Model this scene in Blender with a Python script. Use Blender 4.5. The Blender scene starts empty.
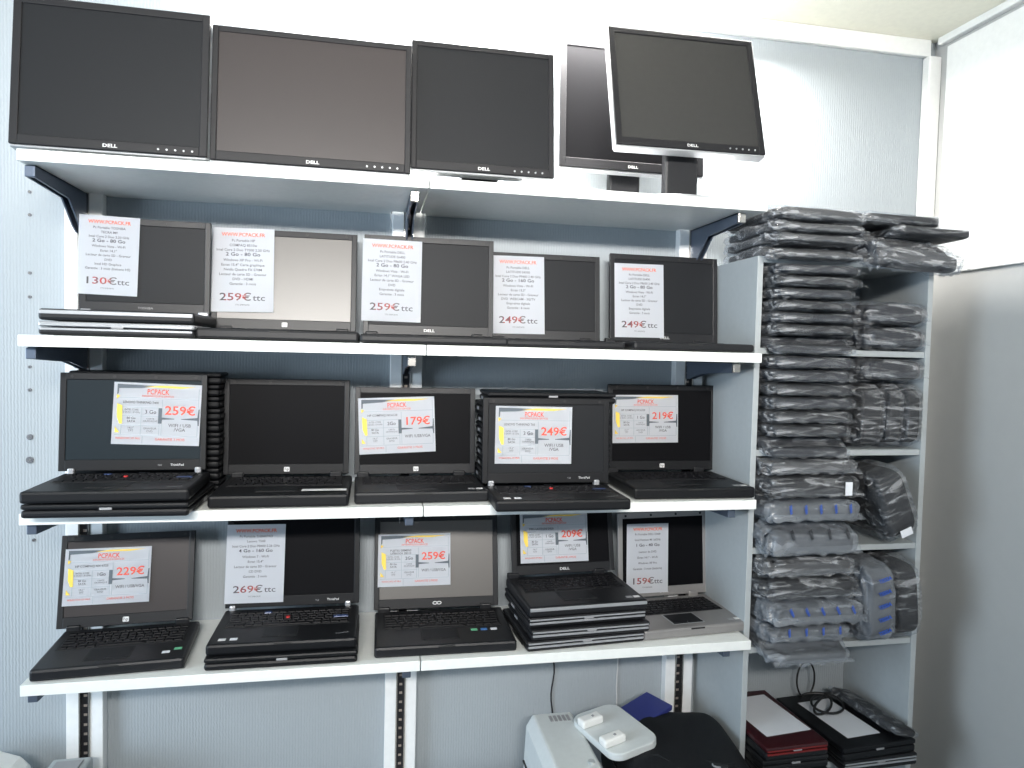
import bpy, bmesh, math, random
from mathutils import Vector, Matrix, noise
random.seed(7)
COL = bpy.context.scene.collection
R = math.radians

# ------------------------------------------------------------------ camera
F_PX, YAW, PITCH, ROLL = 703.29, 0.196, -0.0421, 0.0233
CAM = Vector((0.795984, -1.9516, 1.615712))
def cam_axes():
    cy, sy, cp, sp = math.cos(YAW), math.sin(YAW), math.cos(PITCH), math.sin(PITCH)
    f = Vector((sy*cp, cy*cp, sp)); r = Vector((cy, -sy, 0)); u = r.cross(f)
    c, s = math.cos(ROLL), math.sin(ROLL)
    return c*r + s*u, -s*r + c*u, f
CR, CU, CF = cam_axes()
def ray(px, py): return CR*((px-512)/F_PX) - CU*((py-384)/F_PX) + CF
def atz(px, py, z): d = ray(px, py); return CAM + d*((z-CAM.z)/d.z)
def aty(px, py, Y): d = ray(px, py); return CAM + d*((Y-CAM.y)/d.y)
cd = bpy.data.cameras.new('camera'); cam = bpy.data.objects.new('camera', cd); COL.objects.link(cam)
M = Matrix((CR, CU, -CF)).transposed().to_4x4(); M.translation = CAM
cam.matrix_world = M
cd.sensor_width = 36; cd.lens = F_PX/1024*36; cd.clip_start = .02
bpy.context.scene.camera = cam

# ------------------------------------------------------------------ materials
def mat(name, col, rough=.5, metal=0, spec=.5, bump=None, coat=0, emit=None):
    m = bpy.data.materials.new(name); m.use_nodes = True
    nt = m.node_tree; b = nt.nodes['Principled BSDF']
    b.inputs['Base Color'].default_value = (*col, 1)
    b.inputs['Roughness'].default_value = rough; b.inputs['Metallic'].default_value = metal
    b.inputs['Specular IOR Level'].default_value = spec
    b.inputs['Coat Weight'].default_value = coat
    if emit: b.inputs['Emission Color'].default_value = (*emit[0], 1); b.inputs['Emission Strength'].default_value = emit[1]
    tc = nt.nodes.new('ShaderNodeTexCoord'); n = nt.nodes.new('ShaderNodeTexNoise')
    sc, st, cv = bump if bump else (60, .02, .06)
    n.inputs['Scale'].default_value = sc; n.inputs['Detail'].default_value = 4
    nt.links.new(tc.outputs['Object'], n.inputs['Vector'])
    bp = nt.nodes.new('ShaderNodeBump'); bp.inputs['Strength'].default_value = st; bp.inputs['Distance'].default_value = .002
    nt.links.new(n.outputs['Fac'], bp.inputs['Height']); nt.links.new(bp.outputs['Normal'], b.inputs['Normal'])
    mx = nt.nodes.new('ShaderNodeMix'); mx.data_type = 'RGBA'; mx.inputs[0].default_value = 1
    mx.inputs[6].default_value = (*[c*(1-cv) for c in col], 1); mx.inputs[7].default_value = (*[min(1, c*(1+cv)) for c in col], 1)
    nt.links.new(n.outputs['Fac'], mx.inputs[0]); nt.links.new(mx.outputs[2], b.inputs['Base Color'])
    return m

def wallpaper(name, col):
    m = bpy.data.materials.new(name); m.use_nodes = True
    nt = m.node_tree; b = nt.nodes['Principled BSDF']; b.inputs['Roughness'].default_value = .55
    b.inputs['Specular IOR Level'].default_value = .35
    tc = nt.nodes.new('ShaderNodeTexCoord'); mp = nt.nodes.new('ShaderNodeMapping')
    mp.inputs['Scale'].default_value = (1, 1, .32)
    nt.links.new(tc.outputs['Object'], mp.inputs['Vector'])
    w = nt.nodes.new('ShaderNodeTexNoise'); w.inputs['Scale'].default_value = 170; w.inputs['Detail'].default_value = 2
    nt.links.new(mp.outputs['Vector'], w.inputs['Vector'])
    wv = nt.nodes.new('ShaderNodeTexWave'); wv.wave_type = 'BANDS'; wv.bands_direction = 'X'
    wv.inputs['Scale'].default_value = 42; wv.inputs['Distortion'].default_value = 2.5; wv.inputs['Detail Scale'].default_value = 2
    nt.links.new(tc.outputs['Object'], wv.inputs['Vector'])
    ad = nt.nodes.new('ShaderNodeMath'); ad.operation = 'ADD'
    nt.links.new(w.outputs['Fac'], ad.inputs[0]); nt.links.new(wv.outputs['Fac'], ad.inputs[1])
    bp = nt.nodes.new('ShaderNodeBump'); bp.inputs['Strength'].default_value = .24; bp.inputs['Distance'].default_value = .002
    nt.links.new(ad.outputs[0], bp.inputs['Height']); nt.links.new(bp.outputs['Normal'], b.inputs['Normal'])
    mx = nt.nodes.new('ShaderNodeMix'); mx.data_type = 'RGBA'
    mx.inputs[6].default_value = (*[c*.93 for c in col], 1); mx.inputs[7].default_value = (*col, 1)
    nt.links.new(w.outputs['Fac'], mx.inputs[0]); nt.links.new(mx.outputs[2], b.inputs['Base Color'])
    return m

def film(name, tint=(1, 1, 1), base=.16, gain=.5, scale=26, rough=.16):
    m = bpy.data.materials.new(name); m.use_nodes = True
    nt = m.node_tree; nt.nodes.clear()
    out = nt.nodes.new('ShaderNodeOutputMaterial')
    tr = nt.nodes.new('ShaderNodeBsdfTransparent'); tr.inputs['Color'].default_value = (.93, .95, .97, 1)
    gl = nt.nodes.new('ShaderNodeBsdfPrincipled'); gl.inputs['Base Color'].default_value = (*tint, 1)
    gl.inputs['Roughness'].default_value = rough; gl.inputs['Specular IOR Level'].default_value = 1
    tc = nt.nodes.new('ShaderNodeTexCoord'); mp = nt.nodes.new('ShaderNodeMapping'); mp.inputs['Scale'].default_value = (.35, 1, 1.9)
    nt.links.new(tc.outputs['Object'], mp.inputs['Vector'])
    n = nt.nodes.new('ShaderNodeTexNoise'); n.inputs['Scale'].default_value = scale; n.inputs['Detail'].default_value = 3; n.inputs['Distortion'].default_value = 1.6
    nt.links.new(mp.outputs['Vector'], n.inputs['Vector'])
    cr = nt.nodes.new('ShaderNodeValToRGB'); cr.color_ramp.elements[0].position = .5; cr.color_ramp.elements[1].position = .68  # cloudy wrinkles; the paler streaks also paint in reflected highlights
    cr.color_ramp.elements[0].color = (base, base, base, 1); cr.color_ramp.elements[1].color = (base+gain, base+gain, base+gain, 1)
    nt.links.new(n.outputs['Fac'], cr.inputs['Fac'])
    bp = nt.nodes.new('ShaderNodeBump'); bp.inputs['Strength'].default_value = .8; bp.inputs['Distance'].default_value = .004
    nt.links.new(n.outputs['Fac'], bp.inputs['Height']); nt.links.new(bp.outputs['Normal'], gl.inputs['Normal'])
    ms = nt.nodes.new('ShaderNodeMixShader')
    nt.links.new(cr.outputs['Color'], ms.inputs['Fac']); nt.links.new(tr.outputs[0], ms.inputs[1]); nt.links.new(gl.outputs[0], ms.inputs[2])
    nt.links.new(ms.outputs[0], out.inputs['Surface'])
    return m

def ramp_mat(name, stops):
    m = bpy.data.materials.new(name); m.use_nodes = True
    nt = m.node_tree; b = nt.nodes['Principled BSDF']; b.inputs['Roughness'].default_value = .7
    tc = nt.nodes.new('ShaderNodeTexCoord'); sp = nt.nodes.new('ShaderNodeSeparateXYZ'); cr = nt.nodes.new('ShaderNodeValToRGB')
    nt.links.new(tc.outputs['Generated'], sp.inputs[0]); nt.links.new(sp.outputs['X'], cr.inputs['Fac'])
    e = cr.color_ramp.elements
    e[0].position, e[0].color = stops[0][0], (*stops[0][1], 1); e[1].position, e[1].color = stops[-1][0], (*stops[-1][1], 1)
    for p, c in stops[1:-1]: k = e.new(p); k.color = (*c, 1)
    nt.links.new(cr.outputs['Color'], b.inputs['Base Color'])
    return m

MT = dict(
    wall=wallpaper('textured_wallpaper', (.36, .395, .42)),
    wall_plain=mat('smooth_painted_wall', (.46, .46, .45), .6, bump=(25, .1, .03)),
    ceiling=mat('cream_ceiling_paint', (.88, .85, .72), .8),
    floor=mat('grey_floor_tiles', (.16, .17, .18), .5),
    white=mat('white_melamine', (.80, .82, .80), .4, spec=.5),
    white_trim=mat('white_gloss_trim', (.82, .82, .80), .35),
    grey_panel=mat('pale_grey_melamine', (.40, .43, .44), .5),
    batten=mat('white_batten_paint', (.82, .83, .83), .45),
    rail=mat('dark_metal_rail', (.035, .035, .04), .45, .6),
    railhole=mat('rail_slot_rim', (.45, .38, .34), .4, .5),
    bracket=mat('blue_grey_bracket', (.10, .125, .17), .4, .5),
    clip=mat('bright_metal_clip', (.5, .48, .45), .25, .9),
    screw=mat('screw_head', (.16, .16, .17), .4, .7),
    black=mat('black_matte_plastic', (.006, .0065, .008), .45, spec=.28, bump=(300, .05, .1)),
    black2=mat('charcoal_plastic', (.011, .0115, .0135), .42, spec=.32, bump=(300, .05, .1)),
    black3=mat('warm_black_plastic', (.008, .008, .009), .38, spec=.3, bump=(300, .05, .1)),
    monbez=mat('black_monitor_bezel', (.013, .013, .015), .5, spec=.25, bump=(300, .05, .1)),
    key=mat('black_key_caps', (.006, .006, .0075), .45, spec=.12),
    keyblue=mat('blue_key_cap', (.02, .05, .16), .35),
    keygap=mat('keyboard_well', (.004, .004, .005), .6),
    pad=mat('touchpad_plastic', (.012, .013, .015), .5, spec=.17),
    red=mat('red_rubber', (.55, .03, .03), .5),
    silver=mat('silver_plastic', (.42, .43, .45), .35, .5),
    silver2=mat('warm_silver_plastic', (.28, .27, .265), .4, .4),
    darkgap=mat('dark_groove', (.01, .01, .01), .6),
    lcd31=mat('bluish_lcd_panel', (.010, .017, .022), .5, spec=.15),
    lcd_soft=mat('soft_lcd_panel', (.040, .040, .039), .7, spec=.08),
    lcd=mat('matt_lcd_panel', (.012, .013, .015), .5, spec=.17, bump=(500, .02, .02)),
    lcd_dark=mat('dark_lcd_panel', (.004, .004, .005), .5, spec=.07, bump=(500, .02, .02)),
    lcd_reflect=mat('reflection_tinted_lcd_panel', (.034, .028, .028), .4, spec=.32, bump=(500, .02, .02)),  # room reflection put into the panel colour as a pinkish grey
    lcd_reflect_warm=mat('warm_reflection_tinted_lcd_panel', (.095, .086, .078), .36, spec=.7, bump=(500, .02, .02)),  # beige-brown reflection of the room painted in as base colour
    logo=mat('pale_logo_print', (.72, .72, .72), .4),
    legend=mat('dim_key_print', (.10, .10, .11), .6, spec=.2),
    greylogo=mat('grey_logo_print', (.30, .30, .31), .4),
    paper=mat('white_paper', (.74, .76, .80), .7, bump=(30, .1, .01)),
    ink=mat('grey_ink', (.13, .13, .15), .7),
    inkblack=mat('dark_ink', (.05, .05, .07), .7),
    orange=mat('orange_ink', (.80, .16, .08), .7),
    redink=mat('red_ink', (.75, .10, .06), .7),
    yellow=mat('yellow_ink', (.85, .62, .10), .7),
    swoosh=mat('charcoal_ink', (.10, .12, .14), .7),
    line=mat('pale_blue_line', (.50, .56, .60), .7),
    green=mat('green_sticker', (.15, .50, .28), .4), blue=mat('blue_sticker', (.06, .20, .50), .4),
    bag=mat('black_nylon_cloth', (.008, .009, .011), .7, spec=.25, bump=(220, .3, .15)),
    bag2=mat('charcoal_foam_sleeve', (.016, .018, .023), .75, spec=.2, bump=(150, .3, .15)),
    film=film('clear_plastic_film', (.60, .61, .63), .07, .36),
    film2=film('milky_plastic_film', (.36, .385, .42), .34, .30, 12, .25),
    film3=film('crinkled_bright_film', (.62, .63, .65), .14, .40, 26, .12),
    blueink=mat('blue_print', (.01, .07, .42), .5),
    darkink=mat('black_print', (.012, .012, .015), .5),
    redlid=mat('dark_red_lacquer', (.035, .004, .006), .3, coat=.15),
    redtrim=mat('bright_red_trim', (.16, .01, .01), .3),
    cream=mat('cream_printer_plastic', (.62, .65, .65), .45),
    navy=mat('navy_blue_cover', (.03, .04, .20), .4),
    cable=mat('black_cable', (.012, .012, .012), .5),
    whitecable=mat('grey_white_cable', (.55, .55, .55), .5),
    wood=mat('pale_table_laminate', (.45, .45, .44), .5),
)
PRICE = ramp_mat('price_ink', [(0, (.10, .09, .10)), (.12, (.45, .05, .06)), (.3, (.16, .10, .11)), (.45, (.5, .05, .05)), (.62, (.2, .12, .12)), (.78, (.6, .06, .04)), (1, (.15, .14, .15))])

# ------------------------------------------------------------------ mesh helpers
class MB:
    def __init__(s): s.bm = bmesh.new(); s.ms = []
    def mi(s, m):
        m = MT[m] if isinstance(m, str) else m
        if m not in s.ms: s.ms.append(m)
        return s.ms.index(m)
    def _add(s, tmp, m, mx=None):
        i = s.mi(m)
        if mx is not None: bmesh.ops.transform(tmp, matrix=mx, verts=tmp.verts)
        me = bpy.data.meshes.new('t'); tmp.to_mesh(me); tmp.free()
        n0 = len(s.bm.faces); s.bm.from_mesh(me); bpy.data.meshes.remove(me)
        s.bm.faces.ensure_lookup_table()
        for f in s.bm.faces[n0:]: f.material_index = i
        return s
    def box(s, x0, x1, y0, y1, z0, z1, m, r=0, seg=2, mx=None):
        t = bmesh.new(); bmesh.ops.create_cube(t, size=1)
        for v in t.verts: v.co = Vector(((x0+x1)/2+v.co.x*(x1-x0), (y0+y1)/2+v.co.y*(y1-y0), (z0+z1)/2+v.co.z*(z1-z0)))
        if r: bmesh.ops.bevel(t, geom=t.edges[:], offset=r, segments=seg, affect='EDGES', profile=.5)
        return s._add(t, m, mx)
    def prism(s, pts, a, b, m, axis='y', r=0, mx=None):
        """extrude a closed outline; axis = extrusion axis"""
        t = bmesh.new()
        def P(p, h): return {'y': (p[0], h, p[1]), 'z': (p[0], p[1], h), 'x': (h, p[0], p[1])}[axis]
        v0 = [t.verts.new(P(p, a)) for p in pts]; v1 = [t.verts.new(P(p, b)) for p in pts]
        t.faces.new(v0); t.faces.new(v1[::-1])
        for i in range(len(pts)):
            j = (i+1) % len(pts); t.faces.new((v0[i], v1[i], v1[j], v0[j]))
        bmesh.ops.recalc_face_normals(t, faces=t.faces)
        if r: bmesh.ops.bevel(t, geom=[e for e in t.edges if abs(e.calc_face_angle(0)) > .6], offset=r, segments=2, affect='EDGES', profile=.5)
        return s._add(t, m, mx)
    def cyl(s, c, rad, h, m, axis='z', seg=20, r2=None, mx=None):
        t = bmesh.new(); bmesh.ops.create_cone(t, cap_ends=True, segments=seg, radius1=rad, radius2=rad if r2 is None else r2, depth=h)
        rot = {'z': Matrix(), 'y': Matrix.Rotation(R(90), 4, 'X'), 'x': Matrix.Rotation(R(90), 4, 'Y')}[axis]
        mm = Matrix.Translation(c) @ rot
        return s._add(t, m, mm if mx is None else mx @ mm)
    def tube(s, pts, rad, m, seg=8):
        t = bmesh.new(); rings = []
        pts = [Vector(p) for p in pts]
        for i, p in enumerate(pts):
            d = (pts[min(i+1, len(pts)-1)] - pts[max(i-1, 0)]).normalized()
            a = d.orthogonal().normalized(); b = d.cross(a)
            if rings:
                pa = prev - d*prev.dot(d)
                if pa.length > 1e-4: a = pa.normalized(); b = d.cross(a)
            prev = a
            rings.append([t.verts.new(p + a*math.cos(k*2*math.pi/seg)*rad + b*math.sin(k*2*math.pi/seg)*rad) for k in range(seg)])
        for q, w in zip(rings, rings[1:]):
            for k in range(seg): t.faces.new((q[k], q[(k+1) % seg], w[(k+1) % seg], w[k]))
        t.faces.new(rings[0][::-1]); t.faces.new(rings[-1])
        return s._add(t, m)
    def build(s, name, parent=None, loc=(0, 0, 0), smooth=False):
        me = bpy.data.meshes.new(name)
        bmesh.ops.recalc_face_normals(s.bm, faces=s.bm.faces)
        s.bm.to_mesh(me); s.bm.free()
        for m in s.ms: me.materials.append(m)
        if smooth: me.shade_smooth()
        o = bpy.data.objects.new(name, me); COL.objects.link(o); o.location = loc
        if parent: o.parent = parent
        return o

def tag(o, label, cat, group=None):
    o['label'] = label; o['category'] = cat
    if group: o['group'] = group
    return o
def struct(o): o['kind'] = 'structure'; return o
def empty(name, loc, rz=0):
    o = bpy.data.objects.new(name, None); COL.objects.link(o); o.empty_display_size = .05
    o.location = loc; o.rotation_euler = (0, 0, rz); return o
def W(o):
    m = o.matrix_basis.copy(); p = o.parent
    while p: m = p.matrix_basis @ m; p = p.parent
    return m

def textmesh(name, body, size, m, parent, x, z, y=-.0006, align='CENTER', sx=1, bold=0, spacing=1.0, rot=0, maxw=None):
    """flat lettering in the local XZ plane, facing -Y; x,z = top centre of first line baseline"""
    c = bpy.data.curves.new(name, 'FONT'); c.body = body; c.size = size; c.align_x = align
    c.offset = bold*.45; c.space_line = spacing; c.extrude = .00008; c.resolution_u = 2
    o = bpy.data.objects.new(name, c); COL.objects.link(o)
    dg = bpy.context.evaluated_depsgraph_get()
    me = bpy.data.meshes.new_from_object(o.evaluated_get(dg))
    bpy.data.objects.remove(o)
    w = max((v.co.x for v in me.vertices), default=1) - min((v.co.x for v in me.vertices), default=0)
    k = sx
    if maxw and w*sx > maxw: k = maxw/w
    me.transform(Matrix.Rotation(rot, 4, 'Y') @ Matrix.Rotation(R(90), 4, 'X') @ Matrix.Diagonal((k, 1, 1, 1)))
    me.materials.clear(); me.materials.append(MT[m] if isinstance(m, str) else m)
    o = bpy.data.objects.new(name, me); COL.objects.link(o); o.parent = parent; o.location = (x, y, z)
    return o

# ------------------------------------------------------------------ room
XC, ZC = 2.512, 2.62
b = MB(); b.box(-2.2, XC+.1, 0, .12, -.02, ZC+.1, 'wall'); struct(b.build('wall_back'))
b = MB(); b.box(XC, XC+.12, -6.5, 0, -.02, ZC+.1, 'wall_plain'); struct(b.build('wall_right'))
b = MB(); b.box(-2.2, XC+.12, -6.5, .12, ZC, ZC+.1, 'ceiling'); struct(b.build('ceiling'))
b = MB(); b.box(-2.2, XC+.12, -6.5, .12, -.1, 0, 'floor'); struct(b.build('floor'))
b = MB(); b.box(-2.2, XC-.03, -.018, 0, ZC-.052, ZC, 'white_trim', .003); struct(b.build('trim_1'))
b = MB(); b.box(XC-.045, XC-.001, -.03, 0, 0, ZC-.053, 'white_trim', .004); struct(b.build('trim_2'))
b = MB(); b.box(XC-.022, XC, -6.4, -.032, ZC-.022, ZC, 'white_trim', .003); struct(b.build('trim_3'))
b = MB(); b.box(XC-.012, XC, -2.4, -.06, 1.893, 2.585, 'white_trim', .002)
struct(b.build('wall_panel'))
# screw holes down the wall left of the shelves
for i, (py, rr) in enumerate([(192, .004), (215, .004), (273, .004), (297, .004), (367, .004), (390, .0045), (437, .007), (460, .0085), (527, .005), (540, .004)]):
    p = aty(30 if i < 8 else 34, py, 0)
    b = MB(); b.cyl((0, -.0015, 0), rr, .003, 'screw', 'y', 12); b.cyl((0, -.0032, 0), rr*.45, .001, 'clip', 'y', 8)
    o = b.build('wall_screw', None, (p.x, 0, p.z))
    w = ['topmost', 'second', 'third', 'fourth', 'fifth', 'sixth', 'larger seventh', 'largest eighth', 'ninth', 'lowest'][i]
    tag(o, f'{w} dark screw head from the top in wall column left of the shelves', 'screw', 'screw heads in the left wall')

# ------------------------------------------------------------------ shelving
ZS = {1: 2.0115, 2: 1.6328, 3: 1.26, 4: .896}
XL, XM, XR, DEP, TH = .078, .9157, 1.765, .332, .024
rown = {1: 'top', 2: 'second', 3: 'third', 4: 'lowest'}
for s, z in ZS.items():
    for side, (a, c) in (('left', (XL, XM-.0012)), ('right', (XM+.0012, XR-.006))):
        b = MB(); x0_, x1_ = (.137, .838) if side == 'left' else (.932, 1.659)
        b.prism([(a, -DEP), (c, -DEP), (c, -.035), (x1_, -.035), (x1_, -.001), (x0_, -.001), (x0_, -.035), (a, -.035)], z-TH, z, 'white', 'z', .0012)
        o = b.build('shelf_board')
        if s == 1: what = f'white {side} shelf board of the top row carrying computer monitors'
        elif s == 2: what = f'white {side} shelf board of the second row under portrait price sheets'
        elif s == 3: what = f'white {side} shelf board of the third row down'
        else: what = f'white {side} shelf board of the lowest row'
        tag(o, what, 'shelf', 'white shelf boards')
UPX = {'left': .091, 'middle': .885, 'right': 1.706}
for nm, x in UPX.items():
    root = empty('shelf_upright', (x, 0, .02))
    tag(root, f'white batten with dark slotted metal rail, {nm} of the three shelf supports', 'upright', 'slotted uprights on the wall')
    h = 2.0
    b = MB(); b.box(-.043, -.0125, -.030, 0, 0, h, 'batten', .002); b.build('batten', root)
    b = MB(); b.box(.0125, .043, -.030, 0, 0, h, 'batten', .002); b.build('batten', root)
    b = MB(); b.box(-.0125, -.0095, -.033, 0, 0, h, 'clip'); b.box(.0095, .0125, -.033, 0, 0, h, 'clip'); b.box(-.0095, .0095, -.022, 0, 0, h, 'rail')
    z = .3
    while z < h-.05:
        b.box(-.004, .004, -.0232, -.021, z, z+.006, 'railhole'); b.box(-.004, .004, -.0232, -.021, z+.024, z+.03, 'railhole'); z += .05
    b.build('slotted_rail', root)
    for s, zz in ZS.items():
        zt = zz-TH-.0005
        br = empty('shelf_bracket', (x, -.034, zt))
        tag(br, f'blue-grey metal bracket under the {rown[s]} shelf on the {nm} upright', 'bracket', 'shelf brackets')
        b = MB()
        hh = .1 if s == 1 else .052
        pts = [(-.262, 0), (-.262, -.026), (-.10, -.034), (-.04, -hh*.88), (-.018, -hh), (0, -hh), (0, 0)]
        b.prism(pts, -.009, -.0055, 'bracket', 'x'); b.prism(pts, .0055, .009, 'bracket', 'x')
        b.box(-.009, .009, -.262, 0, -.003, 0, 'bracket'); b.build('bracket_arm', br)
        b = MB(); b.box(-.010, .010, -.272, -.262, -.026, -.002, 'clip' if nm != 'left' and s < 3 else 'bracket', .002); b.build('end_clip', br)

# ------------------------------------------------------------------ bookcase
BX0, BX1, BD, BT = 1.768, 2.295, .28, 1.885
bk = empty('bookcase', (BX0, 0, 0))
tag(bk, 'pale grey bookcase crammed with plastic wrapped sleeves, right of the white shelves', 'bookcase')
w = BX1-BX0
b = MB(); b.box(0, .016, -BD, -.002, 0, BT, 'grey_panel', .001); b.build('side_panel', bk)
b = MB(); b.box(w-.016, w, -BD, -.002, 0, BT, 'grey_panel', .001); b.build('side_panel', bk)
b = MB(); b.box(.0165, w-.0165, -.006, -.002, 0, BT-.02, 'wall'); b.build('back_panel', bk)
b = MB(); b.box(.0165, w-.0165, -BD, -.002, BT-.016, BT, 'grey_panel', .001); b.build('top_panel', bk)
for z in (.52, .853, 1.12, 1.38, 1.648):
    b = MB(); b.box(.0165, w-.0165, -BD+.003, -.007, z-.016, z, 'grey_panel', .001); b.build('shelf', bk)

# ------------------------------------------------------------------ laptops
def slab(b, W_, D, z0, z1, m, r=.006, y0=0): b.box(-W_/2, W_/2, y0, y0+D, z0, z1, m, min(r, (z1-z0)*.45), 2)
def laptop_closed(name, label, group, F, rz, W_, D, th=.032, m='black', edge=None, lidm=None, ports=True):
    root = empty(name, F, rz); tag(root, label, 'laptop', group)
    t = th*.62
    b = MB(); slab(b, W_, D, .0015, t-.0006, m); 
    for sx in (-1, 1):
        for yy in (.02, D-.02): b.cyl((sx*(W_/2-.03), yy, .001), .007, .002, 'darkgap', seg=10)
    b.build('base', root)
    b = MB(); slab(b, W_, D, t+.0006, th, lidm or m, .004); b.build('lid', root)
    if edge:
        b = MB(); b.box(-W_/2+.004, W_/2-.004, -.0012, .004, t-.007, t-.002, edge, .001); b.box(-W_/2+.004, W_/2-.004, -.0012, .004, t+.002, t+.006, edge, .001); b.build('front_trim', root)
    if ports:
        b = MB(); b.box(-W_/2-.0004, W_/2+.0004, D*.18, D*.9, .004, t-.0045, 'black3')
        for sx in (-1, 1):
            for k, yy in enumerate((D*.2, D*.35, D*.55, D*.75)):
                b.box(sx*W_/2-.0008, sx*W_/2+.0008, yy, yy+.03, .005, t-.005, 'greylogo' if k == 2 else 'darkgap')
        b.build('side_ports', root)
    b = MB(); b.box(-.012, .012, -.0012, .003, t-.001, t+.004, 'greylogo', .0008); b.build('lid_latch', root)
    return root

def laptop(name, label, group, F, rz, W_=.335, D=.24, th=.027, H=.235, lean=8, style='hp', m='black', lcd='lcd', edge=None,
           bez=(.014, .016, .026), logo='hp', stickers='right', lidW=None, tl=.011, badge=None, cat='laptop', lidx=0):
    root = empty(name, F, rz); tag(root, label, cat, group)
    dark = 'black2' if m == 'silver2' else m
    b = MB(); slab(b, W_, D, .002, th, m)
    b.box(-.02, .02, -.0008, .004, th-.007, th-.003, 'darkgap', .001)
    base = b.build('base', root)
    if edge:
        b = MB(); b.box(-W_/2+.003, W_/2-.003, -.0014, .005, th-.011, th-.003, edge, .001); b.build('front_trim', root)
    # keyboard
    kw, kd = W_*.86, D*.42; ky = D-.03-kd
    b = MB(); b.box(-kw/2-.003, kw/2+.003, ky-.003, ky+kd+.003, th-.001, th+.0008, 'keygap', .0004)
    kb = b.build('keyboard', root)
    b = MB(); rows = [15, 15, 14, 13, 12, 9]; rh = kd/6
    for r_, n in enumerate(rows):
        y1 = ky+kd-r_*rh; y0 = y1-rh+.0016 if r_ else y1-rh*.75
        ws = [1.0]*n
        if r_ == 1: ws[-2] = 1.8
        if r_ == 2: ws[0] = 1.5
        if r_ == 3: ws[0] = 1.7; ws[-1] = 2
        if r_ == 4: ws[0] = 2.2; ws[-1] = 2.2
        if r_ == 5: ws[4] = 5.5
        tot = sum(ws); x = -kw/2
        for j, q in enumerate(ws):
            dx = kw*q/tot
            mm = 'keyblue' if (style == 'thinkpad' and r_ == 3 and j == n-1) or (style == 'thinkpad' and r_ == 0 and j == 4) else 'key'
            t = bmesh.new(); bmesh.ops.create_cube(t, size=1)
            for v in t.verts:
                top = v.co.z > 0; k = .8 if top else 1
                v.co = Vector((x+dx/2+v.co.x*(dx-.0014)*k, (y0+y1)/2+v.co.y*(y1-y0-.0006)*k, th+(.0032 if top else .0006)))
            b._add(t, mm); x += dx
    b.build('keys', kb)
    b = MB()   # printed legends: small pale flecks in the middle of the key caps
    for r_ in range(1, 5):
        n = rows[r_]
        for j in range(1, n-1):
            cx = -kw/2+kw*(j+.5)/n; cy = ky+kd-(r_+.5)*rh
            b.box(cx-.0018, cx+.0006, cy-.001, cy+.002, th+.0031, th+.0034, 'legend')
    b.build('key_legends', kb)
    if style == 'thinkpad':
        b = MB(); b.cyl((-.004, ky+kd*.46, th+.004), .0045, .004, 'red', seg=12); b.build('pointing_stick', root)
    # touchpad
    pw, pd = (.085, .05) if style != 'thinkpad' else (.075, .042)
    px = -.012; py = ky-.012-pd
    b = MB(); b.box(px-pw/2-.004, px+pw/2+.004, py-.014, py+pd+.003, th-.001, th+.0005, 'keygap' if m != 'silver2' else 'silver', .0003)
    b.box(px-pw/2, px+pw/2, py, py+pd, th, th+.001, 'pad', .0004)
    b.box(px-pw/2, px-.001, py-.012, py-.002, th, th+.0018, 'pad', .0006); b.box(px+.001, px+pw/2, py-.012, py-.002, th, th+.0018, 'pad', .0006)
    b.build('touchpad', root)
    # stickers
    for sx, cc in {'left': [(-W_/2+.03, 'logo'), (-W_/2+.055, 'paper')], 'right': [(W_/2-.04, 'greylogo'), (W_/2-.02, 'logo')],
                   'three': [(W_/2-.095, 'green'), (W_/2-.07, 'blue'), (W_/2-.045, 'paper')], 'hpgreen': [(W_/2-.045, 'paper'), (W_/2-.022, 'green')], None: []}[stickers]:
        yy = .022 if stickers != 'hpgreen' else (.035 if cc == 'paper' else .05)
        if stickers == 'three': yy = .075
        b = MB(); b.box(sx-.008, sx+.008, yy, yy+.012, th, th+.0006, cc); o = b.build('sticker', root)
    if badge:
        b = MB(); b.box(badge[0], badge[1], badge[2], badge[3], th+.0035, th+.0042, 'logo', .0004); o = b.build('tape_strip', root); o['label'] = 'white paper strip lying across the palm rest'
    # hinges
    for sx in (-1, 1):
        b = MB()
        hm = 'silver' if style in ('thinkpad', 'toshiba') else ('black2' if m != 'silver2' else 'silver2')
        wd = .012 if style == 'thinkpad' else (.02 if style == 'toshiba' else .026)
        off = W_*.43 if style in ('thinkpad', 'toshiba') else W_*.40
        b.box(sx*off-wd, sx*off+wd*.2, D-.010, D+.008, th-.006, th+.012, hm, .003); b.build('hinge', root)
    # lid
    lw = lidW or W_
    lid_m = MB()
    s, tp, bt = bez
    z0 = .004
    sx0, sx1, sz0, sz1 = -lw/2+s, lw/2-s, z0+bt, H-tp
    dpt = .0025
    # frame: four bevelled bars, back plate
    lid_m.box(-lw/2, lw/2, dpt+.0002, tl, z0, H, m, .003)
    lid_m.box(-lw/2, sx0, 0, tl*.6, z0, H, m, .0015); lid_m.box(sx1, lw/2, 0, tl*.6, z0, H, m, .0015)
    lid_m.box(sx0-.001, sx1+.001, 0.0001, tl*.6, sz1, H, m, .0015); lid_m.box(sx0-.001, sx1+.001, 0.0001, tl*.6, z0, sz0, m, .0015)
    for bx in (-.42, .42, -.14, .14): lid_m.cyl((bx*lw, -.0004, H-tp*.5), .0035, .0012, 'darkgap', 'y', 10)
    lid = lid_m.build('lid', root); lid.location = (lidx, D-.006, th+.001); lid.rotation_euler = (-R(lean), 0, 0)
    b = MB(); b.box(sx0+.0003, sx1-.0003, .0017, .0022+.001, sz0+.0003, sz1-.0003, lcd); b.build('screen', lid)
    lz = z0+bt*.5
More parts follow.
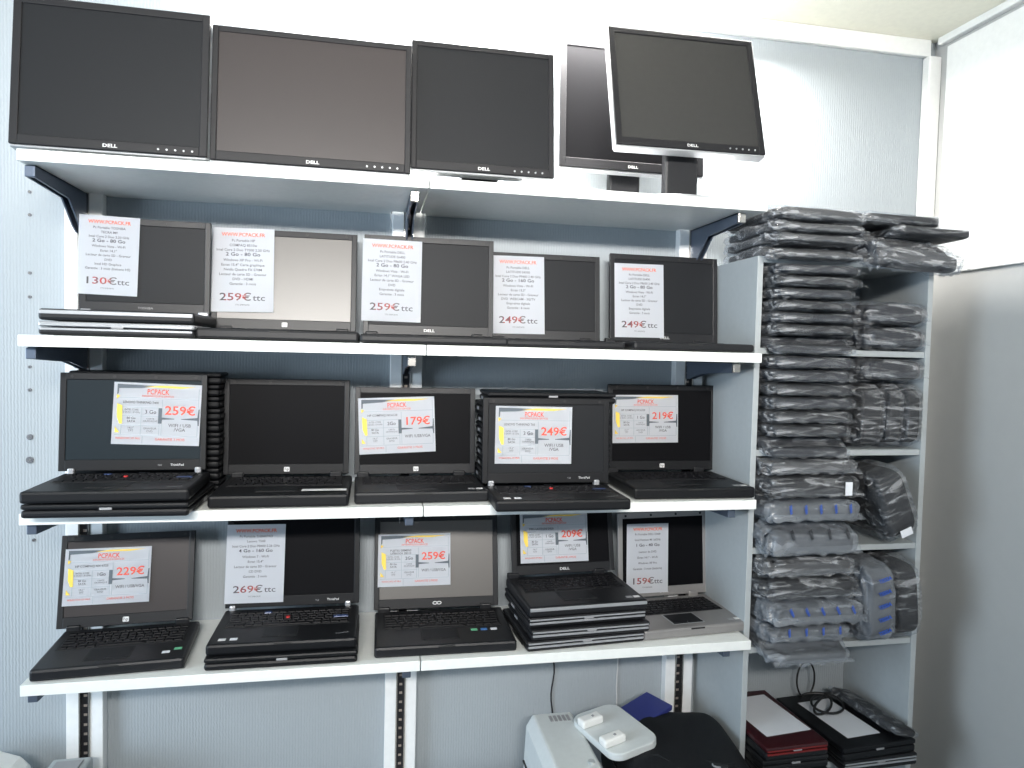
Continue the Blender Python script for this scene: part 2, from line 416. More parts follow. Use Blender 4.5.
    if logo == 'hp':
        b = MB(); b.box(-.007, .007, -.0012, .0004, lz-.006, lz+.006, 'logo', .002); lg = b.build('logo_plate', lid)
        textmesh('logo', 'hp', .011, 'black2', lg, 0, lz-.003, -.0014)
    elif logo == 'dell': textmesh('logo', 'DELL', .010, 'logo', lid, 0, lz-.004, -.0008, sx=1.3, bold=.0003)
    elif logo == 'toshiba': textmesh('logo', 'TOSHIBA', .007, 'greylogo', lid, 0, lz-.003, -.0008, sx=1.2)
    elif logo == 'thinkpad':
        textmesh('logo', 'ThinkPad', .008, 'logo', lid, lw*.30, lz-.003, -.0008)
        textmesh('model_number', 'T60', .006, 'greylogo', lid, lw*.18, lz-.003, -.0008)
        pl = textmesh('palm_logo', 'ThinkPad', .008, 'greylogo', lid, 0, 0); pl.parent = root
        pl.location = (W_/2-.035, .03, th+.0006); pl.rotation_euler = (R(-90), 0, R(14))
    elif logo == 'infinity':
        b = MB()
        for sx in (-1, 1): b.tube([(sx*.0055+math.cos(a)*.0055, -.0008, lz+math.sin(a)*.0035) for a in [k*math.pi/8 for k in range(17)]], .0012, 'logo', 6)
        b.build('logo', lid)
    bpy.context.view_layer.update()
    root['_dims'] = [lw, H, bt]
    return root, lid

# ---- price signs
def on_lid(lid, px, py, off=-.003):
    Mw = W(lid); Mi = Mw.inverted()
    o = Mi @ CAM; d = (Mi.to_3x3() @ ray(px, py))
    t = (off-o.y)/d.y; return o + d*t
def sign_root(lid, c, label, cat='price sign', off=-.0028, curl=.0):
    """c = px corners TL, BR on the screen of the laptop -> paper mesh on the lid's plane"""
    pts = [on_lid(lid, *p, off) for p in c]   # TL TR BR BL
    x0 = (pts[0].x+pts[3].x)/2; x1 = (pts[1].x+pts[2].x)/2; z1 = (pts[0].z+pts[1].z)/2; z0 = (pts[2].z+pts[3].z)/2
    w, h = x1-x0, z1-z0
    ang = math.atan2(((pts[1]+pts[2])/2-(pts[0]+pts[3])/2).z, w)
    bm = bmesh.new(); n = 10; rows = []
    for k in range(n+1):
        zz = h*k/n; yy = -curl*((k/n)-.5)**2*4*0 - (curl*(1-k/n)**3)
        rows.append([bm.verts.new((x, yy, zz)) for x in (-w/2, 0, w/2)])
    for a, c2 in zip(rows, rows[1:]):
        for i in range(2): bm.faces.new((a[i], a[i+1], c2[i+1], c2[i]))
    r = bmesh.ops.solidify(bm, geom=bm.faces[:], thickness=.0004)
    me = bpy.data.meshes.new('price_sign'); bmesh.ops.recalc_face_normals(bm, faces=bm.faces); bm.to_mesh(me); bm.free()
    me.materials.append(MT['paper'])
    o = bpy.data.objects.new('price_sign', me); COL.objects.link(o)
    o.matrix_world = W(lid) @ Matrix.Translation(((x0+x1)/2, off, z0)) @ Matrix.Rotation(-ang, 4, 'Y')
    tag(o, label, cat, 'price signs on the laptops')
    return o, w, h
def portrait(lid, c, price, lines, label, bigline=3):
    o, w, h = sign_root(lid, c, label)
    textmesh('heading', 'WWW.PCPACK.FR', h*.062, 'orange', o, 0, h*.90, sx=1.15, bold=.0004, maxw=w*.70)
    y = .835; tx = lines[bigline]; lines = [q for l_ in lines for q in l_.split('\n')]; n = len(lines); step = (.835-.27)/n
    for i, ln in enumerate(lines):
        big = ln == tx
        textmesh('specification_line', ln, h*(.058 if big else .042), 'inkblack' if big else 'ink', o, 0, h*y, bold=.0003 if big else .00012, sx=1.2 if big else 1, maxw=w*.88)
        y -= step*(1.15 if big else 1)
    p = textmesh('price', price, h*.125, PRICE, o, -w*.11, h*.135, sx=1.45, bold=.0005, maxw=w*.5)
    textmesh('tax_note', 'ttc', h*.10, 'ink', o, w*.265, h*.135, sx=1.3, bold=.0003, maxw=w*.2)
    textmesh('small_print', 'TTC EMPORTE', h*.024, 'ink', o, 0, h*.075)
    return o
def landscape(lid, c, price, name, ram, con, label, cpu='INTEL CORE\n2 DUO 1,8 GHz'):
    o, w, h = sign_root(lid, c, label)
    def ln(b, x0, x1, z0, z1, m='line', y=-.0009): b.box(x0*w, x1*w, y, -.0004, z0*h, z1*h, m)
    b = MB(); S = -.5
    for zz, a, q in ((.755, .07, .97), (.15, .03, .97), (.60, .10, .53), (.46, .10, .53), (.31, .10, .53)): ln(b, S+a, S+q, zz-.004, zz+.004)
    for xx, a, q in ((.555, .16, .74), (.32, .16, .60), (.53, .16, .60), (.97, .16, .93), (.345, .02, .14), (.10, .16, .60)): ln(b, S+xx-.003, S+xx+.003, a, q)
    b.build('table_lines', o)
    b = MB()
    # charcoal and yellow swooshes across the top, dark brackets round the price
    b.prism([((S+.04)*w, .97*h), ((S+.04)*w, .90*h), ((S+.30)*w, .915*h), ((S+.52)*w, .955*h), ((S+.30)*w, .965*h)], -.0009, -.0004, 'swoosh')
    b.prism([((S+.04)*w, .95*h), ((S+.04)*w, .80*h), ((S+.055)*w, .82*h), ((S+.06)*w, .93*h)], -.0010, -.0004, 'swoosh')
    b.prism([((S+.515)*w, .60*h), ((S+.555)*w, .60*h), ((S+.555)*w, .45*h), ((S+.70)*w, .435*h), ((S+.70)*w, .425*h), ((S+.56)*w, .415*h), ((S+.555)*w, .35*h), ((S+.515)*w, .35*h)], -.0011, -.0004, 'swoosh')
    b.prism([((S+.975)*w, .60*h), ((S+.965)*w, .46*h), ((S+.78)*w, .435*h), ((S+.78)*w, .425*h), ((S+.965)*w, .415*h), ((S+.975)*w, .33*h), ((S+.985)*w, .33*h), ((S+.985)*w, .60*h)], -.0011, -.0004, 'swoosh')
    b.build('dark_ornament', o)
    b = MB()
    b.prism([((S+.34)*w, .935*h), ((S+.52)*w, .965*h), ((S+.93)*w, .96*h), ((S+.75)*w, .93*h)], -.0012, -.0005, 'yellow')
    b.prism([((S+.045)*w, .66*h), ((S+.105)*w, .62*h), ((S+.11)*w, .33*h), ((S+.08)*w, .33*h), ((S+.05)*w, .44*h)], -.0012, -.0005, 'yellow')
    b.prism([((S+.035)*w, .80*h), ((S+.075)*w, .78*h), ((S+.04)*w, .73*h)], -.0012, -.0005, 'yellow')
    b.prism([((S+.035)*w, .28*h), ((S+.035)*w, .19*h), ((S+.085)*w, .19*h)], -.0012, -.0005, 'yellow')
    b.build('yellow_ornament', o)
    textmesh('heading', 'PCPACK', h*.12, 'redink', o, 0, h*.82, bold=.0005, maxw=w*.25)
    textmesh('subheading', 'INFORMATIQUE & SERVICES', h*.045, 'redink', o, 0, h*.775, maxw=w*.36)
    textmesh('laptop_name', name, h*.055, 'ink', o, (S+.31)*w, h*.665, bold=.0002, maxw=w*.40)
    textmesh('price', price, h*.20, 'redink', o, (S+.765)*w, h*.50, bold=.0009, maxw=w*.37, sx=1.1)
    textmesh('memory', ram, h*.085, 'inkblack', o, (S+.425)*w, h*.505, bold=.0002, maxw=w*.17)
    textmesh('connections', con, h*.075, 'ink', o, (S+.765)*w, h*(.30 if '\n' in con else .27), bold=.0002, maxw=w*.34, spacing=.95)
    textmesh('processor', cpu, h*.042, 'ink', o, (S+.21)*w, h*.55, maxw=w*.19)
    textmesh('disk', '80 Go\nSATA', h*.052, 'ink', o, (S+.21)*w, h*.41, bold=.0002, maxw=w*.16)
    textmesh('screen_size', '14,1"\nTFT', h*.048, 'ink', o, (S+.21)*w, h*.255, maxw=w*.16)
    textmesh('graphics', 'CARTE\nGRAPHIQUE', h*.038, 'ink', o, (S+.425)*w, h*.41, maxw=w*.17)
    textmesh('drive', 'GRAVEUR\nDVD', h*.045, 'ink', o, (S+.425)*w, h*.25, maxw=w*.17)
    textmesh('licence', 'WINDOWS XP PRO', h*.042, 'redink', o, (S+.185)*w, h*.085, maxw=w*.28)
    textmesh('guarantee', 'GARANTIE 3 MOIS', h*.055, 'redink', o, (S+.66)*w, h*.075, maxw=w*.40)
    return o

G_L = 'open laptops on the shelves'
def FR(FL, FRt, z, Wd=None):
    a = atz(*FL, z); c = atz(*FRt, z); m = (a+c)/2; m.z = z
    return m, math.atan2(c.y-a.y, c.x-a.x)

# row 4 (lowest shelf)
z4 = ZS[4]
F, rz = FR((30, 683), (183, 671), z4)
r41, l41 = laptop('laptop', 'black laptop with 229€ sign at the left end of the lowest shelf', G_L, F, rz+.03, .303, .225, .028, .225, 12, 'hp', 'black2', 'lcd_reflect', logo='hp', stickers='hpgreen', lidx=-.018)
landscape(l41, [(65, 550), (151.5, 545.5), (149, 602), (62, 606)], '229€', 'HP COMPAQ NX 6325', '1Go', 'WIFI / USB/VGA', 'landscape price sheet reading 229€ on the lowest shelf laptop')
F, rz = FR((205, 672), (356, 664), z4)
laptop_closed('closed_laptop', 'closed black laptop beneath the open one with 269€ sheet, lowest shelf', 'closed laptops', F, 0, .333, .235, .030, 'black')
F2 = F.copy(); F2.z += .0305; F2.y += .008
r42, l42 = laptop('laptop', 'open black laptop with red pointing stick and 269€ sheet, lowest shelf', G_L, F2, 0, .330, .220, .027, .245, 8, 'thinkpad', 'black', 'lcd_dark', logo='thinkpad', stickers='left')
portrait(l42, [(226, 525), (284.5, 524), (284, 602), (225, 604)], '269€',
         ['Pc Portable THINKPAD', 'Lenovo T500', 'Intel Core 2 Duo P8400 2.26 GHz', '4 Go - 160 Go', 'Windows 7 - Wi-Fi', 'Ecran 15,4"', 'Lecteur de carte SD - Graveur\nCD DVD', 'Garantie : 3 mois'], 'portrait price sheet reading 269€ on the lowest shelf')
F, rz = FR((374, 660), (517, 652), z4)
r43, l43 = laptop('laptop', 'black laptop with brownish screen reflection and three stickers, carrying the lowest 259€ sheet', G_L, F, rz, .340, .235, .028, .250, 12, 'hp', 'black2', 'lcd_reflect_warm', logo='infinity', stickers='three', lidW=.335, lidx=-.006)
landscape(l43, [(378, 535), (451, 532.5), (450, 585), (378, 587)], '259€', 'FUJITSU SIEMENS\nLIFEBOOK E8310', '2Go', 'WIFI / USB/VGA', 'landscape price sheet reading 259€ on the lowest shelf')
F, rz = FR((530, 653), (649, 642), z4); F.x -= .005
G_C = 'closed laptops stacked on the shelves'
for k, wd in enumerate(('bottom', 'middle', 'upper')):
    G = F.copy(); G.z = z4+.0275*k; G.y += (.0, -.004, .006)[k]; G.x += (-.004, .006, 0)[k]
    laptop_closed('closed_laptop', f'{wd} of three closed silver-edged laptops under the 209€ laptop', G_C, G, rz+(.01, -.01, 0)[k], .312, .235, .027, 'black2', 'silver')
F2 = F.copy(); F2.z = z4+.0828; F2.y += .0
r44, l44 = laptop('laptop', 'open laptop with 209€ sheet on top of three closed ones, lowest shelf', G_L, F2, rz-.01, .312, .235, .027, .225, 12, 'dell', 'black2', 'lcd_dark', edge='silver', logo='dell', stickers='right', lidW=.300, lidx=.012)
landscape(l44, [(520, 514), (587, 512), (588, 561), (520, 563.5)], '209€', 'DELL LATITUDE D520', '1 Go', 'WIFI / USB\n/VGA', 'landscape price sheet reading 209€ on the lowest shelf')
F, rz = FR((651, 643.5), (755, 630), z4)
r45, l45 = laptop('laptop', 'silver grey laptop with 159€ sheet at the right end of lowest shelf', G_L, F+Vector((-.018, .0, 0)), rz-.06, .305, .225, .028, .245, 5, 'dell', 'silver2', 'lcd_dark', logo='dell', stickers='right', lidW=.285, lidx=.018)
portrait(l45, [(625, 524.5), (666.5, 523), (668.5, 592), (627, 594)], '159€',
         ['Pc Portable DELL D600', 'Intel Pentium M 1,6GHz', '1 Go - 40 Go', 'Lecteur de DVD', 'Ecran 14,1" - Wi-Fi', 'Windows XP Pro', 'Garantie : 3 mois (batterie)'], 'portrait price sheet reading 159€ on the lowest shelf', 2)

# row 3
z3 = ZS[3]
F, rz = FR((22, 520), (186, 517), z3)
laptop_closed('closed_laptop', 'closed black laptop beneath the 259€ laptop at left of third shelf', 'closed laptops', F, rz, .318, .235, .030, 'black')
F2 = F.copy(); F2.z += .0305
r31, l31 = laptop('laptop', 'open black laptop with 259€ sheet at the left end of third shelf', G_L, F2, rz+.035, .318, .225, .027, .232, 4, 'thinkpad', 'black', 'lcd31', logo='thinkpad', stickers=None, lidx=-.010)
landscape(l31, [(112.5, 382), (200.5, 385), (198.5, 446.5), (110.5, 443.5)], '259€', 'LENOVO THINKPAD T400', '3 Go', 'WIFI / USB\n/VGA', 'landscape price sheet reading 259€ on the third shelf')
# tall stack of closed laptops behind it
for k in range(10):
    G = Vector((.262+random.uniform(-.003, .003), -.128+random.uniform(-.002, .004), z3+.0294*k))
    w_ = ['bottom', 'second', 'third', 'fourth', 'fifth', 'sixth', 'seventh', 'eighth', 'ninth', 'topmost tenth'][k]
    laptop_closed('closed_laptop', f'closed black laptop, {w_} from bottom in stack behind the third shelf 259€ laptop', G_C, G, random.uniform(-.006, .006), .338, .092, .0288, 'black')
F, rz = FR((209, 509), (349, 508), z3)
r32, l32 = laptop('laptop', 'black laptop without price sheet, second from left on third shelf', G_L, F+Vector((-.002, 0, 0)), 0.0, .303, .25, .030, .248, 3, 'hp', 'black', 'lcd_dark', logo='hp', stickers=None, badge=(.045, .145, .028, .048), lidW=.310, lidx=-.012)
F, rz = FR((355, 506), (488, 502), z3)
r33, l33 = laptop('laptop', 'black laptop with 179€ sheet, centre of third shelf', G_L, F, rz*.4, .316, .225, .029, .232, 5, 'hp', 'black2', 'lcd_dark', logo='hp', stickers='right', lidW=.318)
landscape(l33, [(359.5, 398), (436, 396.5), (436, 451), (360, 455)], '179€', 'HP COMPAQ NC6120', '2Go', 'WIFI /USB/VGA', 'landscape price sheet reading 179€ on the third shelf')
F, rz = FR((497, 513.5), (630, 511), z3)
r34, l34 = laptop('laptop', 'open black laptop with 249€ landscape sheet in front of a tall stack', G_L, F, rz, .318, .19, .028, .218, 3, 'thinkpad', 'black', 'lcd', logo='thinkpad', stickers='left', lidW=.328)
landscape(l34, [(496, 406), (572.5, 407), (570.5, 464), (494, 463.5)], '249€', 'LENOVO THINKPAD T60', '2 Go', 'WIFI / USB\n/VGA', 'landscape price sheet reading 249€ on the third shelf')
for k in range(9):
    G = Vector((1.245+random.uniform(-.004, .004), -.198+random.uniform(-.003, .004), z3+.0289*k))
    if k == 8: G.y -= .022; G.x += .006
    w_ = ['bottom', 'second', 'third', 'fourth', 'fifth', 'sixth', 'seventh', 'eighth', 'topmost ninth'][k]
    laptop_closed('closed_laptop', f'closed black laptop, {w_} from bottom in stack behind the 249€ landscape sheet', G_C, G, random.uniform(-.01, .01), .335, .160, .0288, 'black')
F, rz = FR((635, 501.5), (752, 498), z3)
r35, l35 = laptop('laptop', 'black laptop with 219€ sheet at the right end of third shelf', G_L, F+Vector((.003, 0, 0)), -.02, .325, .25, .030, .248, 3, 'hp', 'black', 'lcd_dark', logo='hp', stickers='right', lidW=.326, lidx=.007)
landscape(l35, [(614, 395), (680, 395), (676.5, 442.5), (611.5, 443)], '219€', 'HP COMPAQ NC6320', '1 Go', 'WIFI / USB\n/VGA', 'landscape price sheet reading 219€ on the third shelf')

# row 2: laptops with upright lids, nearly at eye level
z2 = ZS[2]
for k, wd in enumerate(('bottom', 'upper')):
    if k: continue
    laptop_closed('closed_laptop', 'closed laptop with silver trim beneath the 130€ laptop on second shelf', G_C, Vector((.262, -.318, z2)), 0, .306, .22, .030, 'black2', 'silver', 'silver')
r21, l21 = laptop('laptop', 'open laptop with silver front and 130€ sheet, left end of second shelf', G_L, Vector((.262, -.318, z2+.0305)), 0, .306, .222, .026, .232, 3, 'toshiba', 'black2', 'lcd', edge='silver', logo='toshiba', stickers=None, lidW=.292, lidx=-.008)
portrait(l21, [(76.5, 214), (137.5, 218), (138, 297), (77, 293)], '130€',
         ['Pc Portable TOSHIBA', 'TECRA M9', 'Intel Core 2 Duo 2.20 GHz', '2 Go - 80 Go', 'Windows Vista - Wi-Fi', 'Ecran 14,1"', 'Lecteur de carte SD - Graveur\nDVD', 'Intel HD Graphics', 'Garantie : 3 mois (batterie HS)'], 'portrait price sheet reading 130€ on the second shelf')
r22, l22 = laptop('laptop', 'laptop with bright beige reflecting screen and 259€ portrait sheet', G_L, Vector((.588, -.300, z2)), 0, .352, .21, .026, .262, 9, 'hp', 'black2', 'lcd_reflect_warm', logo='hp', stickers=None, lidW=.352, lidx=-.012)
portrait(l22, [(212.5, 227.5), (275.5, 229), (274, 313), (212, 311)], '259€',
         ['Pc Portable HP', 'COMPAQ 8510w', 'Intel Core 2 Duo T7500 2.20 GHz', '2 Go - 80 Go', 'Windows XP Pro - Wi-Fi', 'Ecran 15,4" Carte graphique\nNvidia Quadro FX 570M', 'Lecteur de carte SD - Graveur\nDVD - HDMI', 'Garantie : 3 mois'], 'portrait price sheet reading 259€ beside the bright beige reflecting screen')
r23, l23 = laptop('laptop', 'charcoal laptop with 259€ portrait sheet, third on the second shelf', G_L, Vector((.937, -.325, z2)), R(-.5), .342, .225, .022, .262, 5, 'dell', 'black2', 'lcd', logo='dell', stickers=None, lidW=.338)
portrait(l23, [(363, 238.5), (423, 241.5), (419, 323), (360.5, 320)], '259€',
         ['Pc Portable DELL', 'LATITUDE E6400', 'Intel Core 2 Duo P8600 2.40 GHz', '2 Go - 80 Go', 'Windows Vista - Wi-Fi', 'Ecran 14,1" WXGA LED', 'Lecteur de carte SD - Graveur\nDVD', 'Empreinte digitale', 'Garantie : 3 mois'], 'portrait price sheet reading 259€ on the charcoal laptop, second shelf centre')
r24, l24 = laptop('laptop', 'charcoal laptop with 249€ sheet at its left edge, fourth on second shelf', G_L, Vector((1.255, -.305, z2)), R(-1), .300, .225, .020, .240, 6, 'dell', 'black2', 'lcd', logo=None, stickers=None, lidW=.305)
portrait(l24, [(494, 255.5), (546.5, 257), (543, 334.5), (490, 333)], '249€',
         ['Pc Portable DELL', 'LATITUDE E4300', 'Intel Core 2 Duo P9400 2.40 GHz', '2 Go - 160 Go', 'Windows Vista - Wi-Fi', 'Ecran 13,3"', 'Lecteur de carte SD - Graveur\nDVD  WEBCAM - 3G/TV', 'Empreinte digitale', 'Garantie : 6 mois'], 'portrait price sheet reading 249€ on fourth laptop of the second shelf')
r25, l25 = laptop('laptop', 'charcoal laptop with 249€ sheet at right end of second shelf', G_L, Vector((1.585, -.318, z2)), R(1), .325, .235, .022, .248, 4, 'dell', 'black2', 'lcd', logo='dell', stickers=None, lidW=.325, lidx=.020)
portrait(l25, [(615, 263), (664.5, 265), (663.5, 338), (615, 337)], '249€',
         ['Pc Portable DELL', 'LATITUDE E6400', 'Intel Core 2 Duo P8600 2.40 GHz', '2 Go - 80 Go', 'Windows Vista - Wi-Fi', 'Ecran 14,1"', 'Lecteur de carte SD - Graveur\nDVD', 'Empreinte digitale', 'Garantie : 3 mois'], 'portrait price sheet reading 249€ on the rightmost laptop of second shelf')

# ------------------------------------------------------------------ monitors
def monitor(label, bx, by, zb, Wm, Hm, lean, rz=0, s=.016, bt=.022, stand='low', lcd='lcd', silver=True, frame='monbez', roll=0):
    root = empty('computer_monitor', (bx, by, ZS[1]), rz); tag(root, label, 'monitor', 'monitors on the top shelf')
    hd = empty('tmp', (0, 0, 0)); bpy.data.objects.remove(hd)
    b = MB(); zz = zb-ZS[1]
    b.box(-Wm/2, Wm/2, .0035, .034, 0, Hm, 'silver' if silver else frame, .004)
    b.box(-Wm/2+.05, Wm/2-.05, .034, .06, .05, Hm-.05, 'black2', .012)
    b.box(-Wm/2+.0005, -Wm/2+s, 0, .012, .001, Hm-.001, frame, .002); b.box(Wm/2-s, Wm/2-.0005, 0, .012, .001, Hm-.001, frame, .002)
    b.box(-Wm/2+s-.001, Wm/2-s+.001, .0001, .012, Hm-s, Hm-.001, frame, .002); b.box(-Wm/2+s-.001, Wm/2-s+.001, .0001, .012, .001, bt, frame, .002)
    hous = b.build('housing', root); hous.location = (0, 0, zz); hous.rotation_euler = (-R(lean), roll, 0)
    b = MB(); b.box(-Wm/2+s, Wm/2-s, .003, .0045, bt, Hm-s, lcd); b.build('screen', hous)
    textmesh('logo', 'DELL', .010, 'logo', hous, 0, bt*.30, -.0008, sx=1.3, bold=.0004)
    for k in range(5):
        b = MB(); b.cyl((Wm/2-.03-.017*k, -.0006, bt*.45), .0022, .0018, 'silver', 'y', 10); b.build('button', hous)
    if silver:
        b = MB(); b.box(-Wm/2+.002, Wm/2-.002, .002, .03, -.005, -.0002, 'silver', .002); b.build('lower_trim', hous)
    b = MB()
    if stand == 'low':
        b.box(-.045, .045, .062, .08, .004, zz+.08, 'black2', .004); b.build('stand_neck', root)
        b = MB(); b.prism([(-.10, .03), (.10, .03), (.12, .13), (.09, .19), (-.09, .19), (-.12, .13)], .0002, .010, 'black2', 'z', .002); b.build('stand_base', root)
    else:
        b.box(-.045, .045, .060, .090, .012, zz+.06, 'black2', .006); b.build('stand_neck', root)
        b = MB()
        n = 36; b.prism([(.13*math.cos(2*math.pi*i/n), .085+.085*math.sin(2*math.pi*i/n)) for i in range(n)], .0002, .009, 'silver', 'z')
        b.prism([(.118*math.cos(2*math.pi*i/n), .085+.075*math.sin(2*math.pi*i/n)) for i in range(n)], .0092, .014, 'silver', 'z')
        b.build('stand_base', root)
    return root
monitor('large black widescreen monitor at the left end of the top shelf', .2455, -.312, ZS[1]+.014, .385, .316, 5, s=.017)
m2 = monitor('black widescreen monitor with pinkish reflection, second from left on top', .6575, -.305, ZS[1]+.012, .434, .302, 5, s=.014, lcd='lcd_reflect')
m3 = monitor('squarish black monitor in the middle of the top shelf', 1.047, -.285, ZS[1]+.031, .345, .309, 6, s=.014, lcd='lcd', stand='low')
m4 = monitor('rearmost black monitor half hidden behind the tilted one', 1.478, -.125, ZS[1]+.106, .412, .342, 3, stand='high', s=.018, bt=.026, lcd='lcd_dark')
m5 = monitor('tilted silver-backed monitor nearest the right end of top shelf', 1.566, -.305, ZS[1]+.122, .398, .330, 15, stand='high', s=.017, bt=.022, roll=R(-.5), lcd='lcd_soft')

# small round wall lamp above the middle monitor
p = aty(476, 43, 0)
lp = empty('wall_lamp', (p.x, 0, p.z)); tag(lp, 'round white lamp on the wall just above the middle monitor', 'lamp')
b = MB(); b.cyl((0, -.012, 0), .056, .024, 'white_trim', 'y', 36); b.build('lamp_base', lp)
MT['glow'] = mat('lit_opal_glass', (.9, .9, .86), .4, emit=((1, .97, .92), 6))
b = MB()
for k in range(6):
    a0, a1 = k*R(15), (k+1)*R(15)
    b.cyl((0, -.024-.04*(math.sin(a0)+math.sin(a1))/2, 0), .048*math.cos(a0), .04*(math.sin(a1)-math.sin(a0))+.0005, 'glow', 'y', 36, r2=max(.002, .048*math.cos(a1)))
b.build('lamp_shade', lp)
b = MB(); b.tube([(math.cos(t)*.0575, -.012, math.sin(t)*.0575) for t in [R(60+6*i) for i in range(12)]], .0022, 'silver2'); b.build('rim_clip', lp)

# ------------------------------------------------------------------ wrapped sleeves
def pillow(a, b_, c, e1, e2, nu, nv, amp, fr, seed, ridge=False, fold=0, droop=0):
    """superellipsoid shell; half sizes a (x), b_ (y), c (z)"""
    bm = bmesh.new(); vs = []
    def sp(v, e): return math.copysign(abs(v)**e, v)
    for j in range(nv+1):
        ph = -math.pi/2+math.pi*j/nv; row = []
        for i in range(nu):
            th = 2*math.pi*i/nu
            p = Vector((a*sp(math.cos(ph), e1)*sp(math.cos(th), e2), b_*sp(math.cos(ph), e1)*sp(math.sin(th), e2), c*sp(math.sin(ph), e1)))
            q = p*fr + Vector((seed*3.1, seed*1.7, seed*.9))
            n = noise.noise(q)
            if ridge: n = (1-abs(n)*2.4) + .5*noise.noise(q*2.3) + .35*(1-3*abs(noise.noise(Vector((p.x*45+seed, p.y*60, p.z*55)))))
            d = Vector((p.x/a*.7, p.y/b_, p.z/c)).normalized()
            if ridge: n *= 1+2.2*max(0, (-p.x/a-.62)/.38)
            p += d*amp*n
            if droop and p.y < -b_+.065: k_ = min(1, (-b_+.065-p.y)/.03); p.z -= droop*k_*k_*(3-2*k_)
            if fold: p.z += fold*math.sin(p.x*38+seed)*(.6+.4*math.sin(p.y*30))
            row.append(bm.verts.new(p))
        vs.append(row)
    for j in range(nv):
        for i in range(nu):
            k = (i+1) % nu
            try: bm.faces.new((vs[j][i], vs[j][k], vs[j+1][k], vs[j+1][i]))
            except ValueError: pass
    bmesh.ops.remove_doubles(bm, verts=bm.verts, dist=1e-5)
    return bm
def from_bm(bm, name, m, parent=None):
    bmesh.ops.recalc_face_normals(bm, faces=bm.faces)
    me = bpy.data.meshes.new(name); bm.to_mesh(me); bm.free(); me.materials.append(MT[m]); me.shade_smooth()
    o = bpy.data.objects.new(name, me); COL.objects.link(o)
    if parent: o.parent = parent
    return o
SEED = [1]
def wrapped(label, group, x0, x1, yf, yb, z0, z1, body='bag', fm='film', rot=(0, 0, 0), tail=True, amp=.005, marks=None, patch=None, loose=.004, droop=0):
    SEED[0] += 1; s = SEED[0]
    a, b_, c = (x1-x0)/2, (yb-yf)/2, (z1-z0)/2
    root = empty('wrapped_laptop_sleeve', ((x0+x1)/2, (yf+yb)/2, (z0+z1)/2)); root.rotation_euler = rot
    tag(root, label, 'sleeve', group)
    from_bm(pillow(a-.008, b_-.008, c*.86, .35, .22, 56, 18, .0022, 22, s, fold=.0006, droop=droop), 'sleeve_body', body, root)
    w = pillow(a-.002, b_-.002, c*.97, .45, .22, 150, 40, amp*.5, 34, s+.4, True, .0006, droop)
    from_bm(w, 'plastic_wrap', fm, root)
    if tail:  # sealed crinkled seam of film along the front
        bm = bmesh.new(); n = 30; rows = []
        for j in range(4):
            rows.append([])
            for i in range(n+1):
                x = -a*.95+2*a*.95*i/n
                y = -b_+.006-loose*j*1.2
                z = -c*.15-c*.16*j-droop + .0028*noise.noise(Vector((x*38, j*1.3, s)))*(j+.6)
                rows[-1].append(bm.verts.new((x, y+.003*noise.noise(Vector((x*45, j, s+9))), z)))
        for p, q in zip(rows, rows[1:]):
            for i in range(n): bm.faces.new((p[i], p[i+1], q[i+1], q[i]))
        bmesh.ops.solidify(bm, geom=bm.faces[:], thickness=.0003)
        from_bm(bm, 'film_seam', fm, root)
    if patch:
        b = MB(); px, pz, pw, ph = patch; b.box(px-pw/2, px+pw/2, -b_-.006, -b_-.005, pz-ph/2, pz+ph/2, 'paper'); b.build('white_sticker', root)
    if marks:
        mm, n, col, sz, slant = marks
        for i in range(n):
            x = -a*.78+2*a*.78*(i+.5)/n
            o = textmesh('printed_mark', 'TESSA', sz, col, root, x, sz*1.2, -b_-.0062, rot=R(90-slant), bold=.0009)
    return root
ORD = ['first', 'second', 'third', 'fourth', 'fifth', 'sixth', 'seventh', 'eighth', 'ninth', 'tenth', 'eleventh', 'twelfth', 'thirteenth', 'fourteenth', 'fifteenth']
G1 = 'plastic wrapped laptop sleeves in the bookcase'
# on top of the bookcase, left pile
tops = [(1.9705, 2.009, 'bag'), (1.941, 1.9695, 'bag'), (1.913, 1.940, 'bag'), (1.8865, 1.912, 'bag')]
for i, (a, c, bd) in enumerate(tops):
    wrapped(f'wrapped black sleeve, {ORD[i]} from the top in left pile on top of bookcase', G1, 1.772+.004*(i % 2), 2.05-.003*i, -.345, -.06, a, c, bd, 'film3', rot=(0, R(.6 if i == 0 else 0), R(1.5-i)), amp=.006, droop=.014 if i == 3 else 0)
# compartments, left column (z ranges from shelf upwards)
def fill(zlow, zs, where, **kw):
    for i, (a, c) in enumerate(zs):
        wrapped(f'wrapped black sleeve, {ORD[i]} from the top of the left pile in {where}', G1, 1.794+random.uniform(-.003, .004), 2.045+random.uniform(-.012, .008), -.338+random.uniform(-.006, .008), -.04, a, c,
                random.choice(('bag', 'bag2')), 'film', droop=(.019 if i == len(zs)-1 else 0), rot=(0, R(random.uniform(-.5, .5)), R(random.uniform(-1, 1))), **kw)
def span(z0, z1, n): return [(z1-(k+1)*(z1-z0)/n, z1-k*(z1-z0)/n) for k in range(n)]
fill(1.648, span(1.6495, 1.867, 7), 'the uppermost compartment')
fill(1.380, span(1.382, 1.630, 7), 'the second compartment')
